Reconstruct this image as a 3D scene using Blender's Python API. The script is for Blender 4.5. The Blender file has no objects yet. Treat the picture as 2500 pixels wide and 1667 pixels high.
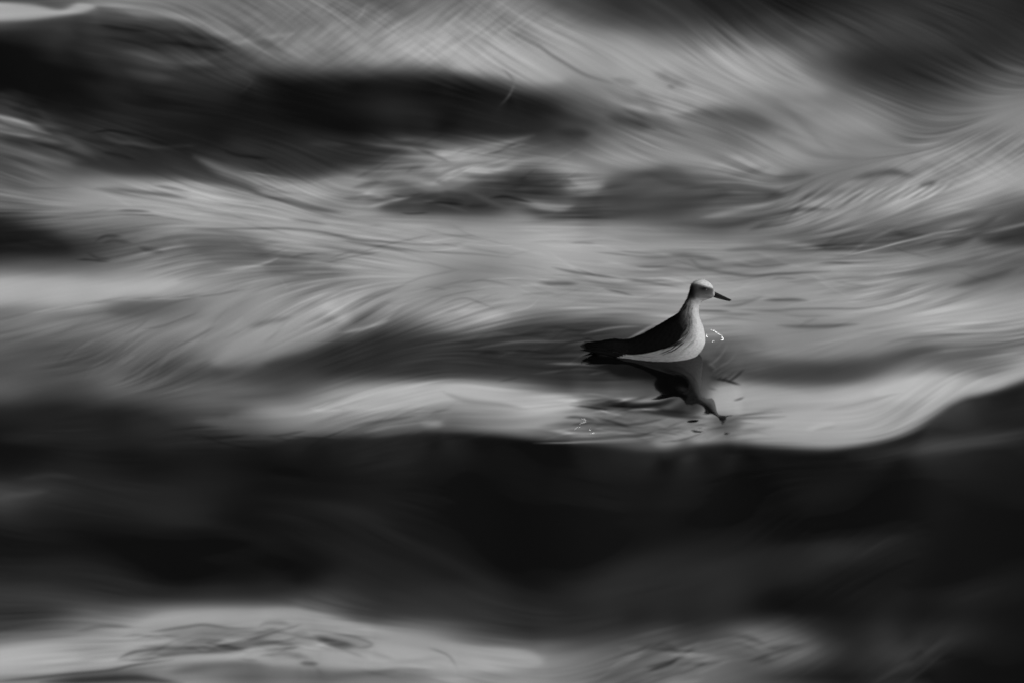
import bpy, bmesh, math, random
import numpy as np
from mathutils import Vector, Matrix
scene=bpy.context.scene
# ---------------- camera: a long lens looking down at the water from 8 m
ELEV=math.radians(20.0); DIST=8.0; UNIT=0.0005     # one photo unit = 0.5 mm at the bird
CU,CV0=1250.0,833.5
cam_d=bpy.data.cameras.new('camera'); cam=bpy.data.objects.new('camera',cam_d)
bpy.context.collection.objects.link(cam); scene.camera=cam
cam_d.sensor_width=36; cam_d.lens=36*DIST/(2500*UNIT)
cam_d.clip_start=.1; cam_d.clip_end=5000
CPOS=Vector((0,-DIST*math.cos(ELEV),DIST*math.sin(ELEV)))
cam.location=CPOS; cam.rotation_euler=(math.radians(90)-ELEV,0,0)
cam_d.dof.use_dof=True; cam_d.dof.aperture_fstop=10.0
cam_d.dof.focus_distance=DIST+.22
# ---------------- sky: pale overcast daylight, grey (the photograph is black and white)
SUN_EL,SUN_AZ=math.radians(42),math.radians(118)    # azimuth clockwise from +Y (the view direction)
w=bpy.data.worlds.new('World'); scene.world=w; w.use_nodes=True
nt=w.node_tree; nt.nodes.clear()
sky=nt.nodes.new('ShaderNodeTexSky'); sky.sky_type='NISHITA'; sky.sun_disc=False
sky.sun_elevation=SUN_EL; sky.sun_rotation=SUN_AZ; sky.air_density=1.0; sky.dust_density=3.0
bw=nt.nodes.new('ShaderNodeRGBToBW')
tc=nt.nodes.new('ShaderNodeTexCoord'); sx=nt.nodes.new('ShaderNodeSeparateXYZ')
mr=nt.nodes.new('ShaderNodeMapRange'); mr.interpolation_type='SMOOTHSTEP'   # made-up height ramp on the sky, dark overhead to deepen water contrast
mr.inputs['From Min'].default_value=0.10; mr.inputs['From Max'].default_value=0.62
mr.inputs['To Min'].default_value=1.0; mr.inputs['To Max'].default_value=0.035
mul=nt.nodes.new('ShaderNodeMath'); mul.operation='MULTIPLY'
bg=nt.nodes.new('ShaderNodeBackground'); bg.inputs['Strength'].default_value=0.15
out=nt.nodes.new('ShaderNodeOutputWorld'); L=nt.links.new
L(sky.outputs[0],bw.inputs[0]); L(tc.outputs['Generated'],sx.inputs[0]); L(sx.outputs['Z'],mr.inputs['Value'])
L(bw.outputs[0],mul.inputs[0]); L(mr.outputs[0],mul.inputs[1]); L(mul.outputs[0],bg.inputs['Color']); L(bg.outputs[0],out.inputs[0])
sd=bpy.data.lights.new('sun','SUN'); sun=bpy.data.objects.new('sun',sd); bpy.context.collection.objects.link(sun)
sd.energy=0.6; sd.angle=math.radians(12)
d=Vector((math.sin(SUN_AZ)*math.cos(SUN_EL),math.cos(SUN_AZ)*math.cos(SUN_EL),math.sin(SUN_EL)))
sun.rotation_euler=d.to_track_quat('Z','Y').to_euler(); sun.location=d*20
vs=scene.view_settings; vs.view_transform='Standard'; vs.look='None'; vs.gamma=1; vs.use_curve_mapping=False
vs.exposure=2.6
scene.render.engine='CYCLES'

def mat(name,col,rough=.5,spec=.5,ior=1.45):
    m=bpy.data.materials.new(name); m.use_nodes=True; b=m.node_tree.nodes['Principled BSDF']
    b.inputs['Base Color'].default_value=(*([col]*3 if np.isscalar(col) else col),1); b.inputs['Roughness'].default_value=rough
    b.inputs['Specular IOR Level'].default_value=spec; b.inputs['IOR'].default_value=ior
    return m
M_water=mat('deep_water',.0012,.07,.5,1.333)

# ---------------- tone of the water (percent), read as wave slopes further down
STEP=2.5
U0,U1,V0,V1=-700.,3200.,-450.,2120.
NU=int((U1-U0)/STEP)+1; NV=int((V1-V0)/STEP)+1
U=U0+STEP*np.arange(NU); V=V0+STEP*np.arange(NV)
GRID="""25 30 40 55 50 45 42 50 50 35 38 45 55 42 25 20 18 13 11 10 11 14 17 20 16 18
40 25 22 20 22 42 48 45 50 52 48 55 56 58 42 28 24 18 14 24 20 20 22 18 18 20
10 14 18 17 18 22 35 50 52 58 60 58 60 60 61 60 50 40 40 32 36 24 20 20 18 22
8 9 13 22 25 22 25 40 48 60 58 60 64 64 60 62 62 63 63 58 32 17 16 15 20 25
7 7 9 12 17 17 20 14 20 13 18 20 25 50 50 55 58 62 64 60 45 25 17 18 28 40
25 10 8 7 8 12 10 9 8 7 7 7 8 15 30 48 45 60 60 55 50 45 32 30 45 50
40 20 16 12 9 8 8 8 9 9 8 8 9 18 22 32 35 45 38 52 58 58 50 45 50 55
35 30 22 17 14 12 12 12 14 22 35 40 45 28 25 45 50 45 42 50 55 48 52 50 48 50
28 35 28 18 18 22 25 20 18 35 45 58 48 45 58 50 55 50 55 58 52 50 50 50 60 58
40 42 55 50 60 62 50 60 60 60 34 50 27 32 50 38 28 25 38 45 50 48 60 50 62 62
42 44 62 63 64 66 60 55 44 50 24 22 27 45 32 26 28 38 40 50 58 60 62 55 45 30
15 28 45 50 58 62 62 60 60 64 66 64 64 60 60 50 40 32 36 55 62 42 38 34 40 18
13 14 20 30 45 42 32 58 58 62 58 62 60 60 60 64 62 62 60 48 32 35 32 32 45 40
42 38 38 48 52 45 50 34 42 55 60 50 48 55 62 62 50 50 48 50 60 62 60 50 40 32
68 68 64 66 66 62 58 52 58 55 58 50 58 55 50 55 60 62 63 62 62 60 55 40 42 48
42 52 45 30 40 45 55 60 58 55 58 55 60 50 58 60 55 58 60 58 60 62 66 62 58 60
40 48 45 52 50 52 55 60 48 32 35 50 55 30 30 30 40 56 60 55 55 60 62 60 55 60
32 28 32 38 38 50 55 48 25 22 20 20 18 20 20 20 20 27 38 52 55 58 45 35 35 50
30 35 35 35 32 30 28 22 20 18 18 18 20 18 18 15 12 30 32 25 28 28 50 42 42 65
38 32 30 40 38 38 38 34 50 60 68 70 66 55 45 40 30 62 66 48 58 66 72 55 55 25
14 14 14 16 22 35 38 50 58 58 50 42 55 60 55 40 34 58 65 64 66 68 66 40 16 12
9 14 12 10 14 20 28 35 38 32 40 30 42 48 42 42 45 56 62 64 64 66 55 18 14 22
8 8 9 8 9 9 10 9 9 9 9 9 9 12 12 18 30 12 14 16 12 10 14 24 20 20
9 14 13 10 9 9 10 12 13 13 13 11 9 9 8 8 8 8 8 8 7 7 7 7 7 6
28 22 16 15 13 11 10 10 10 10 11 10 9 8 8 7 7 7 7 7 7 7 7 7 7 6
20 14 14 13 12 11 11 13 13 13 12 9 8 8 7 7 7 7 7 7 7 7 7 7 7 6
12 12 11 11 10 8 10 9 9 11 12 11 8 8 7 7 8 8 9 9 9 10 9 7 6 6
10 9 9 8 10 13 11 8 8 9 12 12 10 8 7 8 10 11 11 16 17 15 11 8 7 6
14 12 12 8 8 8 9 9 10 13 13 12 12 10 8 10 14 15 13 16 14 11 9 8 8 7
22 25 22 15 12 14 15 18 22 18 17 17 16 14 14 15 15 13 10 11 12 11 10 12 10 8
18 18 35 42 58 62 62 64 45 24 20 19 18 17 15 13 13 12 12 13 10 10 10 10 9 8
30 40 60 62 58 50 55 62 55 64 60 46 26 18 20 22 30 22 38 40 18 15 15 17 12 8
66 70 68 58 52 60 50 55 60 62 62 60 58 52 45 38 36 45 32 42 30 15 25 12 8 6
45 40 28 25 50 40 30 42 35 45 40 55 45 50 45 30 38 40 35 22 12 10 15 5 4 4"""
G=np.array([[float(x) for x in l.split()] for l in GRID.split('\n')])
def cub(A,x,axis):
    n=A.shape[axis]; i=np.clip(np.floor(x).astype(int),0,n-2); t=np.clip(x-i,0,1)
    sh=[1,1]; sh[axis]=-1; t=t.reshape(sh)
    p=[np.take(A,np.clip(i+k,0,n-1),axis) for k in(-1,0,1,2)]
    # blend of catmull-rom and b-spline for softness
    cr=0.5*(2*p[1]+(p[2]-p[0])*t+(2*p[0]-5*p[1]+4*p[2]-p[3])*t*t+(3*p[1]-p[0]-3*p[2]+p[3])*t**3)
    bs=((1-t)**3*p[0]+(3*t**3-6*t*t+4)*p[1]+(-3*t**3+3*t*t+3*t+1)*p[2]+t**3*p[3])/6
    return .5*cr+.5*bs
def refl(a,n):   # mirror the waves beyond the frame
    a=np.abs(a); a=np.where(a>n,2*n-a,a); return a
T=cub(cub(G,refl(V,1650.)/50.,0),refl(U,2500.)/100.,1)
def segd(pu,pv,pts,closed=False):
    P=np.array(pts,float); Q=np.roll(P,-1,0) if closed else P[1:]; P=P if closed else P[:-1]
    best=np.full(pu.shape,1e9); bt=np.zeros(pu.shape); n=len(P)
    L=np.hypot(*(Q-P).T); cum=np.concatenate([[0],np.cumsum(L)])
    for k in range(n):
        d=Q[k]-P[k]; t=np.clip(((pu-P[k,0])*d[0]+(pv-P[k,1])*d[1])/(L[k]**2+1e-9),0,1)
        dd=np.hypot(pu-P[k,0]-t*d[0],pv-P[k,1]-t*d[1]); m=dd<best
        best=np.where(m,dd,best); bt=np.where(m,(cum[k]+t*L[k])/cum[-1],bt)
    return best,bt
def smooth_pts(pts,closed,k=5):
    P=np.array(pts,float); n=len(P)
    if n<3: return P
    out=[]
    rng=range(n) if closed else range(n-1)
    g=(lambda i:P[i%n]) if closed else (lambda i:P[min(max(i,0),n-1)])
    for i in rng:
        p0,p1,p2,p3=g(i-1),g(i),g(i+1),g(i+2)
        for j in range(k):
            t=j/k; out.append(.5*(2*p1+(p2-p0)*t+(2*p0-5*p1+4*p2-p3)*t*t+(3*p1-p0-3*p2+p3)*t**3))
    if not closed: out.append(P[-1])
    return np.array(out)
def window(pts,m):
    P=np.array(pts); a=np.clip(((P.min(0)-m-[U0,V0])/STEP).astype(int),0,None); b=((P.max(0)+m-[U0,V0])/STEP).astype(int)+1
    return slice(a[1],max(b[1],a[1]+1)),slice(a[0],max(b[0],a[0]+1))
def poly(val,soft,pts,op=1.):
    P=smooth_pts(pts,True); s=window(P,soft*3); pu,pv=np.meshgrid(U[s[1]],V[s[0]])
    d,_=segd(pu,pv,P,True); ins=np.zeros(pu.shape,bool); Q=np.roll(P,-1,0)
    for (x0,y0),(x1,y1) in zip(P,Q):
        if y0==y1: continue
        c=((y0>pv)!=(y1>pv))&(pu<(x1-x0)*(pv-y0)/(y1-y0)+x0); ins^=c
    sd=np.where(ins,d,-d); m=op/(1+np.exp(-np.clip(sd/(soft*.45),-30,30)))
    T[s]=T[s]*(1-m)+val*m
def stroke(val,w,pts,op=.85):
    P=smooth_pts(pts,False); s=window(P,w*3); pu,pv=np.meshgrid(U[s[1]],V[s[0]])
    d,t=segd(pu,pv,P); tp=np.sqrt(np.clip(np.sin(np.pi*np.clip(t,.02,.98))*1.3,0,1))
    m=op*np.exp(-(d/(w*(.35+.65*tp)))**2)*tp
    T[s]=T[s]*(1-m)+val*m
poly(66,7,[(-60,12),(80,15),(160,25),(210,10),(250,22),(190,38),(100,50),(-60,54)])
poly(8,30,[(640,195),(760,180),(900,190),(1050,190),(1200,205),(1300,235),(1370,270),(1340,305),(1200,325),(1050,330),(900,315),(800,290),(700,245)],.9)
poly(65,14,[(1220,110),(1310,140),(1370,190),(1330,205),(1210,190),(1100,165)],.8)
poly(24,13,[(935,505),(960,486),(1020,480),(1090,488),(1180,487),(1240,500),(1180,518),(1020,524),(950,519)],.9)
poly(27,16,[(1150,440),(1230,425),(1330,440),(1370,475),(1450,470),(1480,440),(1590,420),(1680,450),(1780,465),(1740,490),(1650,528),(1500,545),(1350,540),(1250,505)],.85)
poly(57,12,[(1390,430),(1470,440),(1450,465),(1390,465)],.7)
stroke(52,9,[(1250,490),(1320,505),(1390,500)],.7)
stroke(64,10,[(900,470),(950,440),(1010,440),(1060,452),(1090,440),(1110,420)],.7)
stroke(62,5,[(900,510),(960,490),(1010,478)],.7)
poly(31,10,[(1985,598),(2050,578),(2200,568),(2330,543),(2430,535),(2440,560),(2300,592),(2150,606),(2050,616)],.8)
stroke(62,2.6,[(2050,622),(2130,607),(2200,592),(2290,572),(2360,558)])
poly(18,14,[(2400,572),(2560,540),(2560,592),(2430,594)],.9)
stroke(50,5,[(2400,566),(2450,555),(2560,528)],.7)
poly(12,26,[(-60,540),(100,560),(170,600),(150,622),(60,636),(-60,640)])
poly(38,8,[(460,590),(600,588),(650,622),(640,636),(590,650),(540,645)],.8)
poly(38,7,[(640,645),(700,636),(800,648),(790,660),(700,668),(650,664)],.8)
stroke(63,4,[(540,660),(620,652),(680,628)],.7)
poly(70,12,[(-60,688),(120,680),(300,692),(420,680),(430,700),(330,728),(200,755),(80,740),(-60,738)],.8)
poly(33,7,[(260,764),(330,748),(470,726),(410,748),(340,772)],.8)
poly(19,18,[(650,885),(850,835),(950,812),(1060,812),(1180,822),(1270,795),(1400,785),(1560,795),(1700,838),(1790,880),(1760,930),(1430,950),(1300,935),(1100,915),(900,920),(760,905)],.9)
poly(35,12,[(1700,838),(1860,838),(1850,930),(1720,930)],.5)
poly(62,12,[(530,860),(640,800),(760,780),(840,790),(800,826),(700,858),(620,885),(540,890)],.55)
poly(69,9,[(840,990),(870,962),(950,947),(1036,934),(1115,933),(1250,950),(1390,962),(1420,985),(1380,1008),(1250,998),(1130,972),(1050,985),(950,1001),(870,1004)],.9)
poly(65,12,[(1740,965),(1800,945),(1900,952),(2050,975),(2150,945),(2230,915),(2290,908),(2370,916),(2420,922),(2560,880),(2560,930),(2392,958),(2330,983),(2250,1035),(2180,1058),(2073,1084),(1941,1090),(1781,1078),(1700,1075),(1700,1010)],.85)
poly(75,14,[(2130,960),(2200,925),(2270,915),(2340,925),(2300,965),(2200,985)],.8)
poly(26,16,[(1760,900),(1850,900),(2000,888),(2150,858),(2240,845),(2290,862),(2200,890),(2100,920),(1980,940),(1850,930)],.85)
poly(55,14,[(1830,850),(2000,845),(2220,825),(2120,865),(1950,880)],.6)
poly(8.5,10,[(380,1128),(478,1110),(664,1083),(797,1070),(903,1059),(1062,1051),(1250,1066),(1410,1083),(1500,1094),(1560,1103),(1640,1104),(1690,1094),(1781,1092),(1941,1103),(2073,1097),(2196,1070),(2260,1042),(2339,990),(2392,968),(2560,940),(2560,1240),(1500,1235),(900,1190),(560,1150),(380,1140)])
stroke(22,24,[(2080,1112),(2300,1090),(2430,1075),(2560,1050)],.8)
stroke(13,30,[(2330,1010),(2450,1010),(2600,990)],.4)
poly(62,9,[(150,1562),(330,1522),(400,1498),(520,1488),(700,1479),(760,1486),(850,1511),(1000,1547),(1150,1570),(1300,1590),(1280,1630),(900,1635),(500,1612),(250,1635),(-60,1650),(-60,1600)],.9)
poly(70,20,[(-60,1600),(60,1575),(180,1590),(170,1620),(60,1635),(-60,1640)],.8)
poly(50,9,[(640,1535),(740,1535),(870,1556),(905,1572),(870,1582),(820,1579),(770,1565),(640,1575)],.6)
poly(49,10,[(400,1540),(560,1535),(720,1550),(760,1575),(600,1592),(400,1600),(290,1606),(380,1582),(340,1575),(430,1570)],.7)
stroke(42,5,[(180,1540),(240,1528),(320,1530)])
stroke(40,4,[(370,1541),(450,1531),(500,1525),(560,1533),(620,1532)])
stroke(44,6,[(630,1530),(650,1520),(690,1519),(715,1525)],.6)
stroke(44,4,[(640,1532),(690,1535),(740,1522)])
stroke(45,16,[(460,1552),(560,1545),(680,1550)],.75)
stroke(34,7,[(350,1575),(420,1581),(520,1578),(600,1572),(720,1560)])
stroke(30,6,[(490,1578),(550,1583),(600,1580)])
stroke(34,4,[(290,1604),(330,1589),(400,1581)])
stroke(36,5,[(290,1607),(350,1609),(400,1598),(480,1590),(600,1590)])
stroke(58,3,[(300,1612),(350,1600),(400,1602)])
stroke(30,4,[(-30,1664),(150,1646),(270,1633),(330,1622),(420,1609)])
stroke(40,4,[(720,1533),(800,1540),(870,1555),(908,1572),(880,1581),(820,1579)],.6)
stroke(42,4,[(720,1552),(780,1560),(830,1578)])
stroke(44,8,[(715,1545),(760,1545)],.6)
stroke(27,10,[(775,1552),(820,1568),(870,1577)])
stroke(43,9,[(640,1598),(700,1594),(760,1607)],.7)
stroke(30,6,[(733,1617),(778,1620)],.7)
stroke(38,8,[(770,1628),(800,1652),(850,1647),(960,1642)],.8)
stroke(20,9,[(90,1664),(300,1654),(430,1668)])
stroke(34,14,[(400,1645),(520,1624),(650,1625)],.8)
stroke(44,3,[(1040,1580),(1090,1600),(1110,1630)],.7)
poly(42,26,[(1800,1545),(1900,1545),(1980,1580),(1960,1620),(1850,1630)],.6)
stroke(26,10,[(1560,1585),(1620,1573),(1655,1592)])
stroke(18,5,[(1588,1637),(1635,1618),(1652,1604)])
stroke(26,8,[(1740,1555),(1800,1551),(1860,1570)],.7)
stroke(30,12,[(1800,1605),(1890,1612)],.7)
stroke(30,6,[(1740,1580),(1790,1570),(1850,1590)],.6)
stroke(53,8,[(1650,1602),(1730,1600)],.8)
stroke(22,9,[(2120,1672),(2220,1612),(2330,1553)],.8)
stroke(20,4,[(2200,1672),(2300,1592)],.8)
stroke(19,22,[(1980,1350),(2100,1345),(2220,1310)],.6)
stroke(57,12,[(240,10),(360,27),(450,40),(520,64),(600,102),(650,128)],.7)
stroke(13,14,[(330,95),(450,105),(550,122)],.7); stroke(14,8,[(400,72),(520,92)],.6)
stroke(31,10,[(310,128),(400,140),(520,160)],.6); stroke(27,12,[(300,172),(420,195)],.5)
stroke(50,9,[(-20,284),(60,300),(130,328)],.8); stroke(47,5,[(-20,326),(100,338)],.8); stroke(38,8,[(100,345),(220,382)],.6)
stroke(18,10,[(-20,342),(120,358),(260,398)],.7); stroke(42,9,[(-20,372),(150,398),(300,432)],.6); stroke(22,9,[(-20,268),(60,276),(140,305)],.6)
poly(17,14,[(170,398),(300,368),(480,385),(590,425),(640,468),(560,453),(480,441),(380,433),(270,424)],.8)
poly(18,18,[(510,372),(620,350),(800,350),(980,362),(960,392),(820,418),(740,434),(640,420),(570,395)],.85)
stroke(50,13,[(470,378),(560,418),(640,445),(760,480)],.7); stroke(45,2.5,[(590,412),(680,430),(760,446)])
stroke(67,9,[(370,452),(480,452),(600,470),(690,502),(780,525)],.7)
stroke(70,10,[(1050,378),(1090,380),(1140,378)],.8); stroke(52,8,[(1040,402),(1150,367),(1290,330)],.6); stroke(56,3,[(1100,402),(1180,372),(1270,350)],.6)
stroke(34,7,[(860,462),(930,448),(990,452),(1015,472)],.7); stroke(40,6,[(1065,447),(1090,455)],.7)
stroke(56,7,[(1010,455),(1060,466),(1130,455)],.4); stroke(40,6,[(1130,470),(1200,498),(1260,515)],.4)
stroke(62,12,[(1120,415),(1200,420),(1260,405)],.5)
poly(62,20,[(1320,60),(1450,90),(1600,115),(1720,128),(1880,132),(1960,180),(2010,230),(1950,240),(1850,215),(1750,240),(1650,235),(1500,190),(1400,150),(1320,110)],.75)
stroke(40,6,[(1240,78),(1310,110),(1350,140),(1420,180),(1490,208)],.75)
stroke(42,13,[(1595,178),(1650,205),(1690,222)],.7); stroke(46,9,[(1490,195),(1560,212)],.7); stroke(34,5,[(1640,215),(1658,224)],.5)
stroke(22,13,[(1490,283),(1560,298),(1610,312)],.8); stroke(32,18,[(1690,278),(1800,292),(1890,322)],.8); stroke(15,14,[(1340,322),(1440,328)],.7)
stroke(34,14,[(1950,72),(2050,118)],.7); stroke(62,9,[(1530,255),(1650,268),(1720,262)],.5)
poly(25,14,[(1200,447),(1290,412),(1350,425),(1400,440),(1385,456),(1430,472),(1550,435),(1620,412),(1680,440),(1700,465),(1640,500),(1560,505),(1450,492),(1400,500),(1330,482)],.8)
stroke(24,12,[(1250,492),(1320,517),(1420,527),(1550,517),(1700,492),(1770,470)],.85)
stroke(62,9,[(1400,436),(1430,450),(1470,452)],.8); stroke(52,9,[(1285,495),(1360,506),(1395,500)],.75)
stroke(27,9,[(1630,547),(1760,546),(1850,527),(1940,508),(2020,511)],.85); stroke(31,12,[(1780,450),(1850,458),(1920,475)],.7)
stroke(36,11,[(1900,432),(1990,424)],.7); stroke(30,11,[(2080,445),(2160,420),(2220,428)],.8); stroke(29,8,[(2235,458),(2280,438)],.8)
stroke(60,7,[(1700,530),(1800,514),(1890,492)],.7); stroke(62,8,[(1900,545),(2000,530),(2100,520)],.6); stroke(38,9,[(1960,480),(2080,468)],.6)
for k in range(9):
    stroke(67,3.6,[(2040+26*k,500-2*k),(2075+26*k,480-2*k),(2105+26*k,466-3*k)],.75); stroke(44,3.0,[(2054+26*k,500-2*k),(2086+26*k,482-2*k),(2118+26*k,466-3*k)],.6)
stroke(31,12,[(2090,572),(2250,550),(2380,522),(2530,500)],.75); stroke(34,14,[(2160,668),(2350,650),(2500,622)],.75); stroke(25,11,[(2330,702),(2400,686),(2490,662)],.8)
stroke(46,5,[(1780,612),(1860,600),(1910,604)],.7); stroke(66,10,[(1850,610),(1960,622),(2080,612)],.5); stroke(66,7,[(1860,585),(1920,590),(2000,600)],.6)
stroke(67,24,[(800,735),(850,765),(830,790)],.6); stroke(66,14,[(1120,755),(1180,768),(1240,772)],.7); stroke(64,14,[(620,690),(560,740),(480,775)],.4)
stroke(40,8,[(610,800),(660,785),(720,770)],.6); stroke(60,2.2,[(680,682),(697,702),(690,718),(655,728)],.5)
for k in range(8): stroke(40 if k%2 else 62,2.6,[(60+50*k,762-5*k),(160+50*k,750-4*k),(260+48*k,736-4*k)],.55)
stroke(60,18,[(560,1015),(720,1000),(880,985),(1000,975)],.7); stroke(46,16,[(480,1030),(650,1040),(850,1030)],.5)
stroke(30,4,[(860,1042),(940,1028),(1010,1014)],.7); stroke(52,2.5,[(900,1050),(980,1036),(1040,1028)],.7); stroke(58,10,[(1020,1030),(1080,1034)],.6)
stroke(42,6,[(1080,955),(1130,975),(1200,985),(1300,995)],.5)
stroke(40,8,[(1740,1010),(1900,1000),(2050,985)],.15); stroke(50,6,[(2000,1000),(2100,985),(2200,960)],.5); stroke(72,5,[(2180,985),(2250,955),(2290,935)],.6); stroke(54,3,[(1980,1048),(2040,1040)],.7); stroke(74,6,[(1960,1045),(2040,1034)],.5)
stroke(14,36,[(650,1290),(850,1340),(1000,1400)],.5); stroke(13,30,[(300,1230),(500,1260),(620,1290)],.4); stroke(30,10,[(-20,1215),(40,1205),(110,1195)],.6); stroke(22,9,[(40,1165),(120,1158),(180,1165)],.6)
stroke(16,14,[(-20,1072),(100,1070),(170,1065)],.6)
stroke(40,3.5,[(460,562),(560,557),(700,558),(780,568),(850,583),(950,595),(1050,597),(1100,600)])
stroke(46,3,[(840,588),(900,602),(1050,614),(1250,625)])
stroke(42,3,[(290,516),(370,518)]); stroke(46,2.5,[(290,527),(400,530)])
stroke(36,6,[(220,458),(330,470),(450,482)],.75); stroke(42,3,[(360,455),(460,465)],.7)
stroke(32,7,[(620,466),(700,487),(760,505),(830,517)],.8)
stroke(42,7,[(700,535),(790,550)],.6)
stroke(34,7,[(1640,620),(1700,624),(1770,636)],.75)
stroke(36,4,[(1660,636),(1740,657),(1850,673),(1930,668),(2035,663)])
stroke(38,5,[(1690,628),(1720,650),(1770,655)],.7); stroke(40,5,[(1770,608),(1850,603),(1910,606)],.7)
stroke(36,3.5,[(1340,650),(1400,665),(1450,672),(1515,681)])
stroke(42,3.5,[(1510,680),(1600,690),(1670,700)])
stroke(36,6,[(1300,690),(1400,692)],.8); stroke(40,3,[(1470,704),(1545,722)])
stroke(46,2.5,[(1460,620),(1640,628)]); stroke(38,2.5,[(1560,648),(1645,649)])
stroke(38,4,[(1870,733),(1975,732)]); stroke(36,3,[(1690,758),(1785,760)])
stroke(46,3,[(1720,768),(1850,767)]); stroke(46,3,[(1850,759),(2000,752),(2110,750)])
stroke(36,5,[(1890,795),(1980,799),(2090,792)],.75)
stroke(64,5,[(830,810),(900,795),(960,770),(990,745)],.6); stroke(66,3,[(905,795),(960,778)],.6)
stroke(60,2,[(1250,762),(1290,750),(1308,730)],.6)
poly(35,11,[(1725,1018),(1800,1020),(1810,1045),(1795,1070),(1740,1068)],.9)
stroke(44,8,[(1660,1062),(1760,1066),(1880,1040)],.6)
stroke(34,3,[(1500,1052),(1650,1046),(1760,1030),(1910,1016)])
stroke(38,2.5,[(1400,1082),(1560,1074),(1660,1042),(1740,1026),(1900,1008)])
stroke(42,2.5,[(1460,1080),(1600,1070),(1700,1044),(1850,1034)])
stroke(54,2.2,[(1300,1082),(1450,1077),(1580,1067),(1640,1050)],.9)
stroke(58,14,[(1590,1080),(1640,1075),(1670,1060)],.8)
stroke(30,6,[(1330,1040),(1450,1035),(1580,1040)],.6); stroke(34,5,[(1480,1020),(1600,1025)],.6)
stroke(60,3,[(1340,1050),(1400,1058),(1500,1055)],.7); stroke(58,3,[(1400,1066),(1480,1062),(1560,1055)],.7)
stroke(8,10,[(1430,990),(1530,990),(1610,985),(1670,970)],.95); stroke(10,7,[(1560,1000),(1640,1006),(1700,1012)],.9)  # broken streaks of the bird's reflection, drawn into the tone and so the slopes
stroke(14,5,[(1480,1000),(1560,1004),(1640,1014),(1740,1024)])
stroke(62,6,[(1490,975),(1580,978),(1650,965)],.8)
stroke(58,3,[(1530,1003),(1570,999),(1610,1000)])
stroke(40,3,[(1350,890),(1440,888),(1500,884)],.6)
stroke(42,3,[(1150,850),(1280,835),(1400,832)],.5)
stroke(44,3,[(1420,815),(1500,800),(1570,796)],.7)
stroke(48,3,[(1531,828),(1558,815),(1594,795),(1623,785)])
stroke(36,3,[(1380,840),(1440,835),(1500,842)],.6)
stroke(40,3,[(1440,915),(1490,905)],.6)
stroke(44,2,[(1750,850),(1765,830),(1764,815)],.6)
wr=np.random.default_rng(11)
def rstroke(fac,w,pts,op):
    P=smooth_pts(pts,False); s=window(P,w*3); pu,pv=np.meshgrid(U[s[1]],V[s[0]])
    d,t=segd(pu,pv,P); tp=np.sqrt(np.clip(np.sin(np.pi*np.clip(t,.02,.98))*1.3,0,1))
    T[s]*=1+(fac-1)*op*np.exp(-(d/(w*(.35+.65*tp)))**2)*tp
def wisps(n,u0,v0,su,sv,ang,lo,hi,w,ln,op=.6):
    mid=(lo+hi)/2
    for _ in range(n):
        u=u0+su*wr.normal(); v=v0+sv*wr.normal(); a=np.radians(ang+wr.normal()*9); l=ln*wr.uniform(.4,1.3); b=wr.normal()*.08*l
        c,s=np.cos(a),-np.sin(a); x=wr.uniform(lo,hi)
        rstroke((x/mid)**1.15 if x<mid else 1+.7*(x/mid-1),w*wr.uniform(.6,1.6),[(u-l*c,v-l*s),(u-.3*l*c,v-.3*l*s+b),(u+.35*l*c,v+.35*l*s+b*.6),(u+l*c,v+l*s)],min(1,op*1.5)*wr.uniform(.6,1))
wisps(80,560,1570,110,17,2,34,60,3.0,50,.5)
wisps(14,830,1570,30,8,-14,34,56,2.6,34,.5)
wisps(16,1000,1625,90,14,-4,38,58,4,60,.5)
wisps(30,1640,1600,110,22,16,22,52,4.5,55,.55)
wisps(46,1520,1045,110,15,3,24,60,2.4,60,.7)
wisps(26,1500,990,70,12,2,8,58,2.6,45,.7)
wisps(14,1790,1035,70,10,6,36,52,2.2,60,.6)
stroke(9,16,[(1400,892),(1480,900),(1560,905)],.5)
stroke(46,2.5,[(1700,908),(1745,882),(1772,848),(1768,824)],.55)
stroke(42,2.5,[(1740,905),(1785,878),(1800,850)],.4)
stroke(44,2.5,[(1460,895),(1400,888),(1330,890)],.5)
stroke(40,2.5,[(1480,905),(1400,902),(1300,915)],.4)
poly(7,9,[(1490,888),(1600,893),(1690,880),(1735,885),(1722,940),(1620,932),(1510,918)],.85)  # dark reflection under the bird, put into the wave shape through the tone
poly(9,12,[(1672,900),(1742,900),(1738,960),(1722,1008),(1650,1014),(1640,992),(1684,960)],.85)
wisps(30,1380,860,110,30,9,12,36,3.0,60,.5)
wisps(12,1370,810,90,8,10,26,50,2.4,60,.5)
stroke(8,14,[(1715,905),(1700,950),(1690,1000)],.8); stroke(11,3,[(1745,925),(1775,930),(1812,943)],.9); stroke(11,3,[(1780,935),(1800,920),(1818,903)],.8); stroke(14,2.5,[(1755,930),(1765,918)],.8); stroke(14,2.5,[(1765,933),(1776,920)],.8); stroke(30,2.5,[(1795,985),(1812,980),(1818,975)],.8)
wisps(10,1730,915,22,14,38,6,30,3.,18,.7)
wisps(9,1716,905,14,14,-28,6,28,3.,16,.7)
wisps(60,1000,590,240,22,-5,38,56,2.4,70,.6)
wisps(44,1850,680,230,40,-3,36,54,2.6,60,.55)
wisps(50,1400,670,190,34,-7,38,56,2.4,55,.6)
wisps(12,1900,770,130,18,1,40,56,2.6,60,.5)
wisps(50,450,510,240,34,-6,40,58,2.6,70,.5)
wisps(40,1150,730,220,30,8,40,60,2.4,60,.5)
wisps(26,2250,760,160,36,6,40,58,2.6,70,.45)
wisps(18,2000,480,90,16,33,34,64,3.5,40,.45)
wisps(16,2150,590,110,12,14,26,60,3,70,.5)
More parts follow.
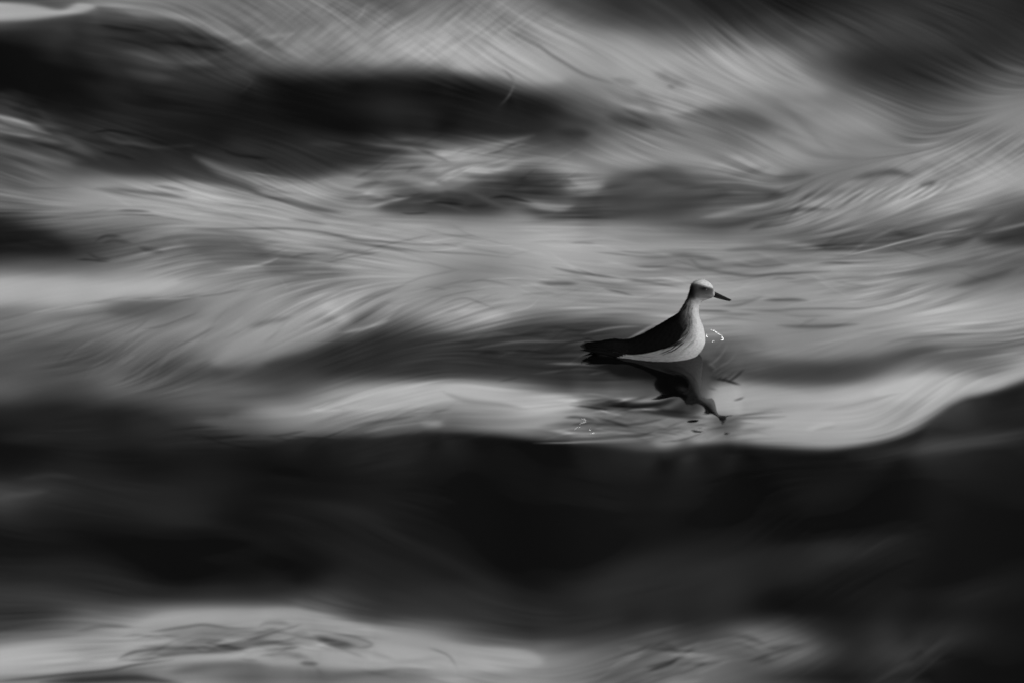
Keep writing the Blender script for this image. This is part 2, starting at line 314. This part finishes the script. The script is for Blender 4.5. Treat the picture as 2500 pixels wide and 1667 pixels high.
wisps(22,700,1070,240,6,6,20,52,2.4,80,.55)
wisps(16,960,1010,90,14,18,36,58,2.6,50,.5)
wisps(20,330,870,120,22,33,24,44,4,50,.4)
wisps(16,500,800,140,22,26,36,66,4,60,.35)
wisps(16,80,300,80,40,-14,22,52,5,70,.5)
wisps(8,2300,1595,80,24,35,10,22,5,60,.5)
wisps(26,400,110,150,36,-10,14,44,8,80,.4)
wisps(24,650,358,260,24,-8,10,40,5,80,.6)
wisps(20,150,230,120,60,-22,8,40,8,90,.4)
wisps(26,1480,455,190,35,6,18,44,7,70,.4)
wisps(18,1000,470,90,26,-3,14,44,4,45,.6)
wisps(22,1650,290,190,28,-24,26,48,9,80,.35)
wisps(30,1150,395,130,28,24,34,60,3,55,.5)
wisps(14,250,600,170,22,-6,16,44,5,70,.5)
wisps(16,2330,560,110,22,14,16,44,5,70,.5)
wisps(20,600,640,120,24,8,36,60,3,50,.45)
stroke(17,30,[(-40,1360),(150,1400),(400,1440),(700,1460)],.5); stroke(6,26,[(200,1310),(420,1340),(640,1320)],.5); stroke(15,22,[(620,1210),(820,1240),(1020,1330),(1180,1420)],.45); stroke(15,18,[(120,1230),(320,1240),(560,1290),(760,1370)],.4); stroke(16,26,[(1700,1390),(1900,1350),(2080,1330),(2220,1270)],.5)
stroke(14,34,[(1480,1400),(1750,1330),(2000,1270)],.35); stroke(14,26,[(1250,1380),(1400,1440),(1560,1480)],.3)
stroke(22,3,[(540,190),(600,190),(622,205),(590,232)],.4)
stroke(36,3,[(1225,170),(1258,200),(1250,230),(1222,258)],.6)
stroke(60,4,[(860,60),(890,35),(905,10)],.5)

# ---- flow field
FL="""0 20 0;300 60 -15;500 80 -33;700 60 -33;900 100 -35;1100 100 -35;1400 150 -30;1700 250 -25;2100 300 -30;2300 150 -33;2450 380 30;300 250 -15;100 330 -20;400 400 -15;700 440 -25;1000 280 -5;1000 450 5;1250 430 0;1500 480 10;1700 500 10;2000 480 32;2200 460 35;2300 560 14;2480 520 14;1800 100 -33;1900 380 -30;1500 350 -30;300 540 0;600 560 -3;900 590 -5;1200 610 -5;1500 620 -5;1700 640 -5;2000 700 0;2300 680 15;2300 800 8;200 740 10;400 770 20;600 780 28;350 860 35;900 800 25;1100 740 15;1400 800 10;100 900 10;300 960 15;600 1040 0;900 1030 15;1000 960 15;1200 970 -10;1350 1000 -5;1700 1040 4;2000 1050 0;2100 880 20;2250 960 32;2400 1080 8;300 1400 -15;800 1350 -28;1200 1300 -30;1600 1400 20;2000 1350 32;2200 1600 35;1000 1590 -10;500 1560 8;1700 1590 20;200 1630 8;600 1160 -3;1500 1180 0;100 1180 -8;2400 1250 10"""
F=np.array([[float(a) for a in s.split()] for s in FL.split(';')])
cu=np.arange(-700,3201,50.); cv=np.arange(-450,2121,50.); GU,GV=np.meshgrid(cu,cv)
ru,rv=refl(GU,2500.),refl(GV,1660.)
w=1/(((ru[...,None]-F[:,0])**2+2.5*(rv[...,None]-F[:,1])**2)/1e4+.15)**2
A=(w*F[:,2]).sum(-1)/w.sum(-1)
def bil(A,y,x):
    y=np.clip(y,0,A.shape[0]-1.001); x=np.clip(x,0,A.shape[1]-1.001); i=y.astype(np.int32); j=x.astype(np.int32); a=y-i; b=x-j
    return (A[i,j]*(1-b)+A[i,j+1]*b)*(1-a)+(A[i+1,j]*(1-b)+A[i+1,j+1]*b)*a
MU,MV=np.meshgrid(U,V)
ANG=np.radians(bil(A,(MV+450)/50,(MU+700)/50))
rng=np.random.default_rng(7)
def gblur(a,su,sv):
    ky=np.fft.fftfreq(a.shape[0])[:,None]; kx=np.fft.rfftfreq(a.shape[1])[None]
    return np.fft.irfft2(np.fft.rfft2(a)*np.exp(-2*np.pi**2*((kx*su)**2+(ky*sv)**2)),a.shape)
def lic(ang,blur,n,ds):
    N=gblur(rng.standard_normal(ang.shape),blur,blur); N/=N.std()
    N=N.astype(np.float32); I,J=np.mgrid[0:NV,0:NU].astype(np.float32)
    c=np.cos(ang).astype(np.float32); s=(-np.sin(ang)).astype(np.float32)
    acc=N.copy(); wsum=1.
    for sg in(1,-1):
        y,x=I.copy(),J.copy()
        for k in range(1,n+1):
            iy=np.clip(y,0,NV-1).astype(np.int32); ix=np.clip(x,0,NU-1).astype(np.int32)
            x+=sg*ds*c[iy,ix]; y+=sg*ds*s[iy,ix]
            wk=.5+.5*np.cos(np.pi*k/n); acc+=wk*bil(N,y,x); wsum+=wk
    acc-=acc.mean(); return acc/acc.std()
def nz(su,sv):
    q=gblur(rng.standard_normal(T.shape),su,sv); return q/q.std()
lf=nz(60,25); wob=nz(40,16); wv=nz(30,14)
ANG2=ANG+wob*.07
fine=lic(ANG2,.8,26,1.7); med=lic(ANG2,2.2,24,2.2); big=lic(ANG2,6,12,3.6); huge=lic(ANG2,14,10,6.)
cross=lic(-ANG2*1.05,1.1,16,1.5)
def bump(u,v,su,sv): return np.exp(-((refl(MU,2500.)-u)/su)**2-((refl(MV,1660.)-v)/sv)**2)
cm=np.clip(.8*bump(850,90,300,100)+.7*bump(1150,40,200,60)+.6*bump(1050,400,160,50)+.35*bump(2400,400,180,70),0,1)
am=.45+.55*np.clip((MV<1090)*1.+bump(700,1580,900,70),0,1)
am=gblur(am,10,10)
am*=1-.35*bump(350,820,450,120)-.5*bump(1800,190,260,90)
pat=np.clip(.55+.5*lf,.12,1.4); pat2=np.clip(.6+.5*wv,.15,1.4)
# the streaks, as relative change of tone: patchy, so that calm sheets lie between them
REL=.9*am*(.07*fine*(1-.4*cm)*pat2+.030*med*pat+.028*big*(.4+.6*pat)+.05*huge+.055*cross*cm)
REL=REL*np.clip(1-(T-57)/26,.55,1)
# soft shoulders of broader ripples pushing the edges of the swells about
DU=(wob*7+wv*3); DV=(nz(34,12)*2.6+nz(14,5)*1.3)*gblur(np.where(MV<1500,1.,.5),8,8)
keep=1-np.clip(bump(1600,830,260,160)*1.3+.7*bump(600,1570,500,60),0,1)
J,I=np.meshgrid(np.arange(NU),np.arange(NV))
T=bil(T,I+DV*keep/STEP,J+DU*keep/STEP)
T=np.clip(T*(1+REL)+2.4*lic(ANG2,16,10,7.)*np.clip((16-T)/8,0,1),3,74)

LAM=0.25
# ---------------- water: a real height field whose swells face the sky at the angles that give the light and dark bands
def rays(u,v):
    x=(u-CU)*UNIT/DIST; y=-(v-CV0)*UNIT/DIST
    se,ce=math.sin(ELEV),math.cos(ELEV)
    return x, ce+y*se, -se+y*ce            # world direction for unit depth
TAB_S=np.radians([-6,-5,-4,-2,0,2,4,6,8,10,12,16,20]); TAB_T=np.array([83,77,69.9,55,42.2,30.9,21.1,13.1,7.6,6.4,6.,5.6,5.3])
def slopes(Tm):
    t=np.interp(Tm,TAB_T[::-1],TAB_S[::-1])
    dx,dy,dz=rays(MU,MV); eloc=np.arctan2(-dz,dy)
    t=t+(ELEV-eloc)*.8
    return t,eloc
T=np.clip(T,7.0,73.)
tt0,eloc=slopes(T)
dist=CPOS.z/np.sin(eloc)
dx,dy,dz=rays(MU,MV); dl=np.sqrt(dx*dx+dy*dy+dz*dz)
kv=2*np.pi*np.fft.fftfreq(NV,STEP)[:,None]; ku=2*np.pi*np.fft.rfftfreq(NU,STEP)[None]
den=kv**2+LAM*ku**2+.06*ku**4/(kv**2+.01*ku**2+1e-9)+(2*np.pi/20000)**2
vis=((MU>-60)&(MU<2560)&(MV>-50)&(MV<1717))
def fres(sg):                               # water, from the sine of the grazing angle
    c=np.clip(sg,1e-3,1); gg=np.sqrt(1.333**2-1+c*c); A=(gg-c)/(gg+c); return .5*A*A*(1+((c*(gg+c)-1)/(c*(gg-c)+1))**2)
lin=lambda t:(np.maximum(t,.1)/100)**2.2
tl=np.radians(np.linspace(-8,32,200)); LT=lin(np.interp(tl,TAB_S,TAB_T)); EL=ELEV+2*tl; SK=LT/fres(np.sin(ELEV+tl))
Ltab=SK*fres(np.sin(ELEV+tl))
want=np.interp(-lin(T),-Ltab,tl)
Tb=gblur(T,10,8); dkm=1/(1+np.exp(np.clip((Tb-17)/1.5,-30,30)))
def sst(q): q=np.clip(q,0,1); return q*q*(3-2*q)
wt=.04+.96*sst(1-np.maximum(0,np.maximum(-60-MU,MU-2560))/220)*sst(1-np.maximum(0,np.maximum(-50-MV,MV-1717))/200)
corr=np.zeros_like(tt0); gc=None; hv=None
for it in range(22):
    s_=np.tan(tt0+corr); g=s_/(np.sin(eloc)+s_*np.cos(eloc)); gv=-g*UNIT*dist/DIST      # dh/dv
    gc=gv if gc is None else wt*gv+(1-wt)*hv
    H=np.fft.rfft2(gc)*(-1j*kv)/den
    h=np.fft.irfft2(H,gv.shape); hv=np.fft.irfft2(H*1j*kv,gv.shape)
    if it>=3 and it<21:
        tR=(h-CPOS.z)/dz; px=dx*tR; py=dy*tR
        pu=np.stack([np.gradient(q,axis=1) for q in(px,py,h)],-1); pv=np.stack([np.gradient(q,axis=0) for q in(px,py,h)],-1)
        nn=np.cross(pv,pu); nn/=np.linalg.norm(nn,axis=-1,keepdims=True); nn*=np.sign(nn[...,2:])
        dn=-(nn[...,0]*dx+nn[...,1]*dy+nn[...,2]*dz)/dl
        rz=np.arcsin(np.clip(dz/dl+2*dn*nn[...,2],-1,1))
        Lp=fres(dn)*np.interp(rz,EL,SK)
        got=np.interp(-Lp,-Ltab,tl)
        e_=want-got
        eb=np.fft.irfft2(np.fft.rfft2(e_)*np.exp(-.5*((ku*45)**2+(kv*12)**2)),e_.shape); e_=e_+(eb-e_)*dkm
        print('iter',it,'err deg',np.degrees(np.abs(e_[vis]).mean()))
        gain=.6; lim=.3+.1*np.clip((T-6)/10,0,1); corr=np.clip(corr+gain*np.clip(e_,-.08,.08)*np.clip((wt-.04)/.96,0,1),-lim,lim)
        hx=nn[...,0]/nn[...,2]
print('xslope',np.abs(hx[vis]).mean(),np.percentile(np.abs(hx[vis]),99))
h-=h[vis].mean()
print('water height',h[vis].min(),h[vis].max())
def tap(a,a0,a1,wd): 
    q=np.clip(np.minimum(a-a0,a1-a)/wd,0,1); return q*q*(3-2*q)
sw=[(rng.uniform(.45,2.8),rng.uniform(-.8,.8),rng.uniform(0,6.28)) for _ in range(18)]
def ocean(x,y): return sum(.0052*wl*np.sin(2*np.pi/wl*(y*math.cos(a)+x*math.sin(a)*.7)+ph) for wl,a,ph in sw)
tp_=tap(MU,U[0],U[-1],600)*tap(MV,V[0],V[-1],390); t0_=-CPOS.z/dz
h0_=h*tp_; out_=tp_<.999
for _ in range(7):                          # so that the patch meets the open water without a crease
    t0_=(np.where(out_,h,0)-CPOS.z)/dz if _ else t0_
    hn=h0_.copy(); hn[out_]=h0_[out_]+ocean((dx*t0_)[out_],(CPOS.y+dy*t0_)[out_])*(1-tp_[out_]); h=hn
dx,dy,dz=rays(MU,MV); tR=(h-CPOS.z)/dz
PX=CPOS.x+dx*tR; PY=CPOS.y+dy*tR; PZ=h
def water_at(u,v):
    j=int(round((u-U[0])/STEP)); i=int(round((v-V[0])/STEP)); return Vector((PX[i,j],PY[i,j],PZ[i,j])), tR[i,j]/DIST
idx=np.arange(NU*NV).reshape(NV,NU)
faces=[np.stack([idx[1:,:-1],idx[1:,1:],idx[:-1,1:],idx[:-1,:-1]],-1).reshape(-1,4)]
verts=[np.stack([PX,PY,PZ],-1).reshape(-1,3)]
# open water out to the horizon: rings growing from the border of the fine patch
loop=np.concatenate([idx[0,:-1],idx[:-1,-1],idx[-1,:0:-1],idx[:0:-1,0]])
base=verts[0][loop][:,:2]; n=len(loop); prev=loop; off=NU*NV; nr=80
c0=base.mean(0)
for k in range(1,nr+1):
    sc=1.02**k*(1+(k/nr)**7*160); p=c0+(base-c0)*sc
    z=ocean(p[:,0],p[:,1])*math.exp(-(max(0,k-42)/12)**2)
    verts.append(np.column_stack([p,z])); cur=off+np.arange(n); off+=n
    faces.append(np.stack([prev,np.roll(prev,-1),np.roll(cur,-1),cur],-1)); prev=cur
verts=np.concatenate(verts).astype(np.float32); faces=np.concatenate(faces).astype(np.int32)
# upward normals everywhere
a,b,c=verts[faces[:,0]],verts[faces[:,1]],verts[faces[:,2]]
nz=(b-a)[:,0]*(c-b)[:,1]-(b-a)[:,1]*(c-b)[:,0]
faces[nz<0]=faces[nz<0][:,::-1]
me=bpy.data.meshes.new('water'); me.vertices.add(len(verts)); me.vertices.foreach_set('co',verts.ravel())
me.loops.add(faces.size); me.loops.foreach_set('vertex_index',faces.ravel())
me.polygons.add(len(faces)); me.polygons.foreach_set('loop_start',np.arange(len(faces),dtype=np.int32)*4)
me.update(calc_edges=True); me.validate(); me.polygons.foreach_set('use_smooth',np.ones(len(faces),bool))
water=bpy.data.objects.new('water',me); bpy.context.collection.objects.link(water); me.materials.append(M_water)
water['kind']='structure'; water['label']='dark smooth rolling water with pale streaked reflections of the sky'

# ---------------- the bird
BU,BV=1600.,861.
base_p,bs=water_at(BU,BV+2)
CE=math.cos(ELEV)
def L3(u,v,y=0.):                     # side-view coordinates of the bird (photo units) to metres
    return ((u-BU)*UNIT,-y*UNIT,(BV-v)*UNIT/CE)
def spl(P,n):
    P=np.array(P,float); out=[]; m=len(P)
    for t in np.linspace(0,m-1,n):
        i=min(int(t),m-2); f=t-i; p0,p1,p2,p3=P[max(i-1,0)],P[i],P[i+1],P[min(i+2,m-1)]
        out.append(.5*(2*p1+(p2-p0)*f+(2*p0-5*p1+4*p2-p3)*f*f+(3*p1-p0-3*p2+p3)*f**3))
    return np.array(out)
def new_obj(name,vs_,fs,m,parent=None,smooth=True):
    me=bpy.data.meshes.new(name); me.from_pydata([tuple(map(float,v)) for v in vs_],[],fs); me.validate()
    bm=bmesh.new(); bm.from_mesh(me); bmesh.ops.recalc_face_normals(bm,faces=bm.faces); bm.to_mesh(me); bm.free()
    for p in me.polygons: p.use_smooth=smooth
    me.materials.append(m); o=bpy.data.objects.new(name,me); bpy.context.collection.objects.link(o)
    if parent: o.parent=parent
    return o
ST=[(1432,846,1434,853,3),(1460,838,1462,864,15),(1495,832,1498,878,28),(1531,833,1538,890,36),(1565,821,1578,898,44),(1597,803,1616,900,50),
(1624,786,1660,892,52),(1643,773,1697,868,49),(1657,760,1720,836,43),(1667,745,1718,803,33),(1674,732,1709,779,24),(1679,720,1705,760,19),
(1682,709,1706,744,18),(1684,699,1713,732,20.5),(1688,690,1722,728,22),(1697,683,1731,725,21.5),(1710,680,1737,723,19),(1724,684,1741,720,14),(1735,692,1743,717,9),(1740,700,1744,713,4)]
SN=150; RN=72
S=spl(ST,SN)
def ringpt(s,th,off=0.):             # th from the back (0) to the belly (pi); off = outward offset in units
    i=min(int(s),SN-2); f=s-i; a=S[i]*(1-f)+S[i+1]*f
    c=(a[:2]+a[2:4])/2; r=(a[:2]-a[2:4])/2; R=np.hypot(*r); ct,st=math.cos(th),math.sin(th)
    k=(R+off)/R; q=c+r*ct*k; return q[0],q[1],(a[4]+off)*np.sign(st)*abs(st)**.9
bird=bpy.data.objects.new('swimming_bird',None); bpy.context.collection.objects.link(bird)
bird.location=base_p; bird.scale=(bs,)*3; bird.rotation_euler=(0,0,math.radians(-3))
bird['label']='small long-billed bird with black back and white breast swimming to the right'; bird['category']='bird'
# plumage material reads the colour stored for each point of the coat
def plumage(name,attr=None,col=.01,rough=.65,sc=900,bump=.0006):
    m=mat(name,col,rough,0.); n=m.node_tree.nodes; l=m.node_tree.links.new; b=n['Principled BSDF']
    tc=n.new('ShaderNodeTexCoord'); mp=n.new('ShaderNodeMapping'); mp.inputs['Scale'].default_value=(.35,1,1)
    nz=n.new('ShaderNodeTexNoise'); nz.inputs['Scale'].default_value=sc; nz.inputs['Detail'].default_value=3
    bp=n.new('ShaderNodeBump'); bp.inputs['Distance'].default_value=bump; bp.inputs['Strength'].default_value=.6
    l(tc.outputs['Object'],mp.inputs[0]); l(mp.outputs[0],nz.inputs['Vector']); l(nz.outputs[0],bp.inputs['Height']); l(bp.outputs[0],b.inputs['Normal'])
    if attr:
        a=n.new('ShaderNodeAttribute'); a.attribute_name=attr
        r=n.new('ShaderNodeMapRange'); r.inputs['From Min'].default_value=.3; r.inputs['From Max'].default_value=.7; r.inputs['To Min'].default_value=.75; r.inputs['To Max'].default_value=1.12
        x=n.new('ShaderNodeMixRGB'); x.blend_type='MULTIPLY'; x.inputs[0].default_value=1
        l(nz.outputs[0],r.inputs['Value']); l(a.outputs['Color'],x.inputs[1]); l(r.outputs[0],x.inputs[2]); l(x.outputs[0],b.inputs['Base Color'])
    return m
M_body=plumage('plumage','coat',sc=650,bump=.0008); M_wing=plumage('dark_feathers',None,.0022,.8); M_bill=mat('horn',.006,.8,.05); M_eye=mat('eye',.004,.05)
vs_=[];fs=[];col=[]
prng=np.random.default_rng(3)
for i in range(SN):
    for j in range(RN):
        u,v,y=ringpt(i,2*math.pi*j/RN); vs_.append(L3(u,v,y))
        ve=v+abs(y)*.34               # as seen on the near side
        # where the coat is dark
        def sg(x,s): return 1/(1+math.exp(-max(-30,min(30,x/s))))
        bnd=np.interp(ve,[700,722,735,745,760,780,800,822,836,846,853,858,870],[1687,1684,1680,1678,1676,1682,1684,1679,1664,1640,1600,1560,1300])
        dark=sg(bnd-u,3.0) if i<118 else 0
        if ve>722: dark=sg(bnd+prng.normal()*1.2-u,6.5)
        # hood behind and around the eye, under a white crown and forehead
        hood=sg(u-1680,1.5)*sg(1741-u,1.2)*sg(ve-(690+max(0,u-1700)*.27),1.1)*sg(726-ve,1.6)
        nape=sg(1695-u,2.5)*sg(ve-693,2)*sg(728-ve,3)
        eye=math.exp(-((u-1718)/13)**2-((ve-702)/6)**2)
        rear=sg(u-1640,24); c=(.13+.12*rear)*(1-dark)+.002*dark
        c=c*(1-hood)+hood*(.024-.021*eye+.035*sg(ve-716,2))
        c=c*(1-nape)+nape*.004
        chest=.7+.3*sg(u-1690,12)
        col.append(max(.002,c*chest if ve>722 else c))
for i in range(SN-1):
    for j in range(RN): k=(j+1)%RN; fs.append((i*RN+j,i*RN+k,(i+1)*RN+k,(i+1)*RN+j))
fs.append(tuple(range(RN))); fs.append(tuple((SN-1)*RN+j for j in range(RN)))
body=new_obj('body',vs_,fs,M_body,bird)
ca=body.data.color_attributes.new('coat','FLOAT_COLOR','POINT')
ca.data.foreach_set('color',np.column_stack([np.repeat(np.array(col)[:,None],3,1),np.ones(len(col))]).ravel().astype(np.float32))
# wings: folded shells over the flank, with overlapping rows of feathers
for sgn in(1,-1):
    A,Bn=64,40; vs_=[];fs=[]
    for a in range(A):
        fa=a/(A-1); s=60-fa*53               # shoulder to wing tip
        lo=np.interp(fa,[0,.12,.4,.75,1],[60,76,75,73,76]); hi=np.interp(fa,[0,.12,.5,1],[46,16,6,12])
        for b in range(Bn):
            fb=b/(Bn-1); th=math.radians(hi+(lo-hi)*fb)
            edge=min(1,fa/.12,(1-fa)/.08,fb/.08,(1-fb)/.10)
            row=(fa*9+.5*(int(fb*7)%2))%1; off=max(0,edge)**.5*3.2*(.55+.45*row)+.3*math.sin(fb*44)*edge-.6*(1-edge)
            u,v,y=ringpt(s,th,off); vs_.append(L3(u,v,y*sgn))
    for a in range(A-1):
        for b in range(Bn-1): k=a*Bn+b; fs.append((k,k+1,k+Bn+1,k+Bn))
    wg=new_obj('wing',vs_,fs,M_wing,bird)
    sm=wg.modifiers.new('thickness','SOLIDIFY'); sm.thickness=.0008
    for q in range(5):                       # long flight feathers crossing over the tail
        vs_=[];fs=[]; n=18; u0,v0,y0=ringpt(24-q*1.5,math.radians(60+q*8),2.5)
        u1,v1,y1=1440-q*5+4*q*(q%2)-4,838+q*3.2,4+q*2.6
        for t in range(n):
            f=t/(n-1); u=u0+(u1-u0)*f; v=v0+(v1-v0)*f-3*math.sin(math.pi*f)*.5; y=y0+(y1-y0)*f
            wd=5.2*(1-f**3)+.15
            for e in(-1,0,1): vs_.append(L3(u,v+e*wd*.75,(y+(.9 if e==0 else 0)+(e*wd*.25))*sgn))
        for t in range(n-1):
            for e in(0,1): k=t*3+e; fs.append((k,k+1,k+4,k+3))
        fo=new_obj('flight_feather',vs_,fs,M_wing,wg); sm=fo.modifiers.new('thickness','SOLIDIFY'); sm.thickness=.0004
# loose feather tips that break the outline and the edges of the pattern
def tufts(name,n,s0,s1,t0,t1,ln,wd,lift,m,drop,seed):
    r_=np.random.default_rng(seed); vs_=[];fs=[]
    for _ in range(n):
        s=r_.uniform(s0,s1); th=math.radians(r_.uniform(t0,t1)); sg_=1 if r_.random()<.5 else -1
        l=ln*r_.uniform(.5,1.5); ds=l/2.3; pts=[]
        for k in range(5):
            f=k/4; u,v,y=ringpt(max(.5,s-ds*f),th,.3+lift*f**1.5*r_.uniform(.8,1.2)); pts.append((u,v+drop*f*f,y*sg_))
        o=len(vs_); w_=wd*r_.uniform(.6,1.3)
        for k,(u,v,y) in enumerate(pts):
            h_=w_*(1-(k/4)**2)*.5+.05
            vs_.append(L3(u,v-h_,y)); vs_.append(L3(u,v+h_,y+.3*sg_))
        for k in range(4): q=o+2*k; fs.append((q,q+1,q+3,q+2))
    return new_obj(name,vs_,fs,m,bird)
M_flank=plumage('flank_feathers',None,.12,.8)
tufts('nape_feathers',150,72,110,0,38,13,1.1,2.6,M_wing,.5,1)
tufts('back_feathers',170,14,74,0,60,16,1.5,1.6,M_wing,.4,2)
tufts('shoulder_feathers',260,44,88,50,88,13,1.6,1.2,M_wing,2.,4)
tufts('flank_feathers',360,18,84,76,112,15,1.3,1.1,M_flank,-1.5,5)
# tail: a small fan of blunt feathers
vs_=[];fs=[]
for q in range(-3,4):
    n=10; o=len(vs_)
    for t in range(n):
        f=t/(n-1); u=1476-(1476-(1416+abs(q)*3))*f; v=845+1.5*f+q*1.3; y=q*(2.2+2.6*f)
        wd=4.6*(1-f**4)+.3
        for e in(-1,1): vs_.append(L3(u,v+(.6 if e<0 else 0),y+e*wd))
    for t in range(n-1): k=o+t*2; fs.append((k,k+1,k+3,k+2))
tl_=new_obj('tail',vs_,fs,M_wing,bird); sm=tl_.modifiers.new('thickness','SOLIDIFY'); sm.thickness=.0008
# bill: two tapered halves, closed, drooping a little at the tip
for nm,t0,b0,t1,b1 in(('upper_bill',(1734,704.5),(1735,714.5),(1784,727.5),(1783.5,731)),('lower_bill',(1735,713.0),(1734,720),(1781,729.4),(1780,732))):
    bl=bird if nm=='upper_bill' else bird; vs_=[];fs=[]; n=22; R=14
    for t in range(n):
        f=t/(n-1); dr=-1.6*math.sin(math.pi*f)
        top=np.array(t0)*(1-f)+np.array(t1)*f+[0,-dr*.2]; bot=np.array(b0)*(1-f)+np.array(b1)*f+[0,-dr*.6]
        c=(top+bot)/2; r=(top-bot)/2; wd=5.0*(1-f)**1.1+.6
        for j in range(R): a=2*math.pi*j/R; q=c+r*math.cos(a); vs_.append(L3(q[0],q[1],wd*math.sin(a)))
    for t in range(n-1):
        for j in range(R): k=(j+1)%R; fs.append((t*R+j,t*R+k,(t+1)*R+k,(t+1)*R+j))
    fs.append(tuple(range(R))); fs.append(tuple((n-1)*R+j for j in range(R)))
    new_obj(nm,vs_,fs,M_bill,bl)
for sgn in(1,-1):
    bm=bmesh.new(); bmesh.ops.create_uvsphere(bm,u_segments=20,v_segments=12,radius=3.0*UNIT)
    me=bpy.data.meshes.new('eye'); bm.to_mesh(me); bm.free(); me.materials.append(M_eye)
    for p in me.polygons: p.use_smooth=True
    o=bpy.data.objects.new('eye',me); bpy.context.collection.objects.link(o); o.parent=bird; o.location=L3(1722,698.5,sgn*16.0)
# ---------------- thin white tubes modelled in place of bright glints on the water
M_glint=mat('glint',.85,.25)
def glint(name,label,lines,group=None):
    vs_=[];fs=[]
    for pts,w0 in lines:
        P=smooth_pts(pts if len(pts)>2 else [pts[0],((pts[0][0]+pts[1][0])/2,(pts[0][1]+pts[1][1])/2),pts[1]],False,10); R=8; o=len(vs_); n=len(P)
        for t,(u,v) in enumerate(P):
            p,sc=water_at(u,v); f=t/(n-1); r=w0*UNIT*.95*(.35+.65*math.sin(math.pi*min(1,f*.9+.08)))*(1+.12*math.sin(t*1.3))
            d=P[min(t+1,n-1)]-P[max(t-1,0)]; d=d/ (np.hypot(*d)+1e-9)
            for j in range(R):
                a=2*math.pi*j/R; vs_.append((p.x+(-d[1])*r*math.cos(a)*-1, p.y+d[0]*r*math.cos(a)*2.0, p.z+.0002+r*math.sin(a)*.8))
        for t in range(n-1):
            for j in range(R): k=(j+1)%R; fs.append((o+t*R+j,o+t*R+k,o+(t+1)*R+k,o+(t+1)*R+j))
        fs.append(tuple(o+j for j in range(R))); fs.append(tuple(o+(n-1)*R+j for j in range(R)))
    c=np.mean(vs_,0); o=new_obj(name,np.array(vs_)-c,fs,M_glint); o.location=Vector(c)
    o['label']=label; o['category']='glint'
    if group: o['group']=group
glint('glint_curl','largest white curl modelled for the glints on the water just ahead of the bird breast',[([(1735,805),(1745,809),(1752,814)],.8),([(1748,811),(1757,817),(1763,823),(1764,829),(1758,831)],1.1),([(1724,818),(1727,823)],.8),([(1738,834),(1746,832)],.5)],'white curls modelled for glints on the water')
glint('glint_curl','small hooked white thread modelled for glints, upper one of those left below the bird reflection',[([(1420,1021),(1427,1024),(1431,1028),(1424,1031),(1416,1034)],.32)],'white curls modelled for glints on the water')
glint('glint_curl','tiny white thread modelled for glints, left of the two lowest below the bird reflection',[([(1402,1049),(1408,1044),(1417,1043)],.28)],'white curls modelled for glints on the water')
glint('glint_curl','tiny broken white thread modelled for glints, right of the two lowest below the bird reflection',[([(1439,1045),(1442,1051)],.3),([(1442,1057),(1448,1058),(1449,1055)],.28)],'white curls modelled for glints on the water')
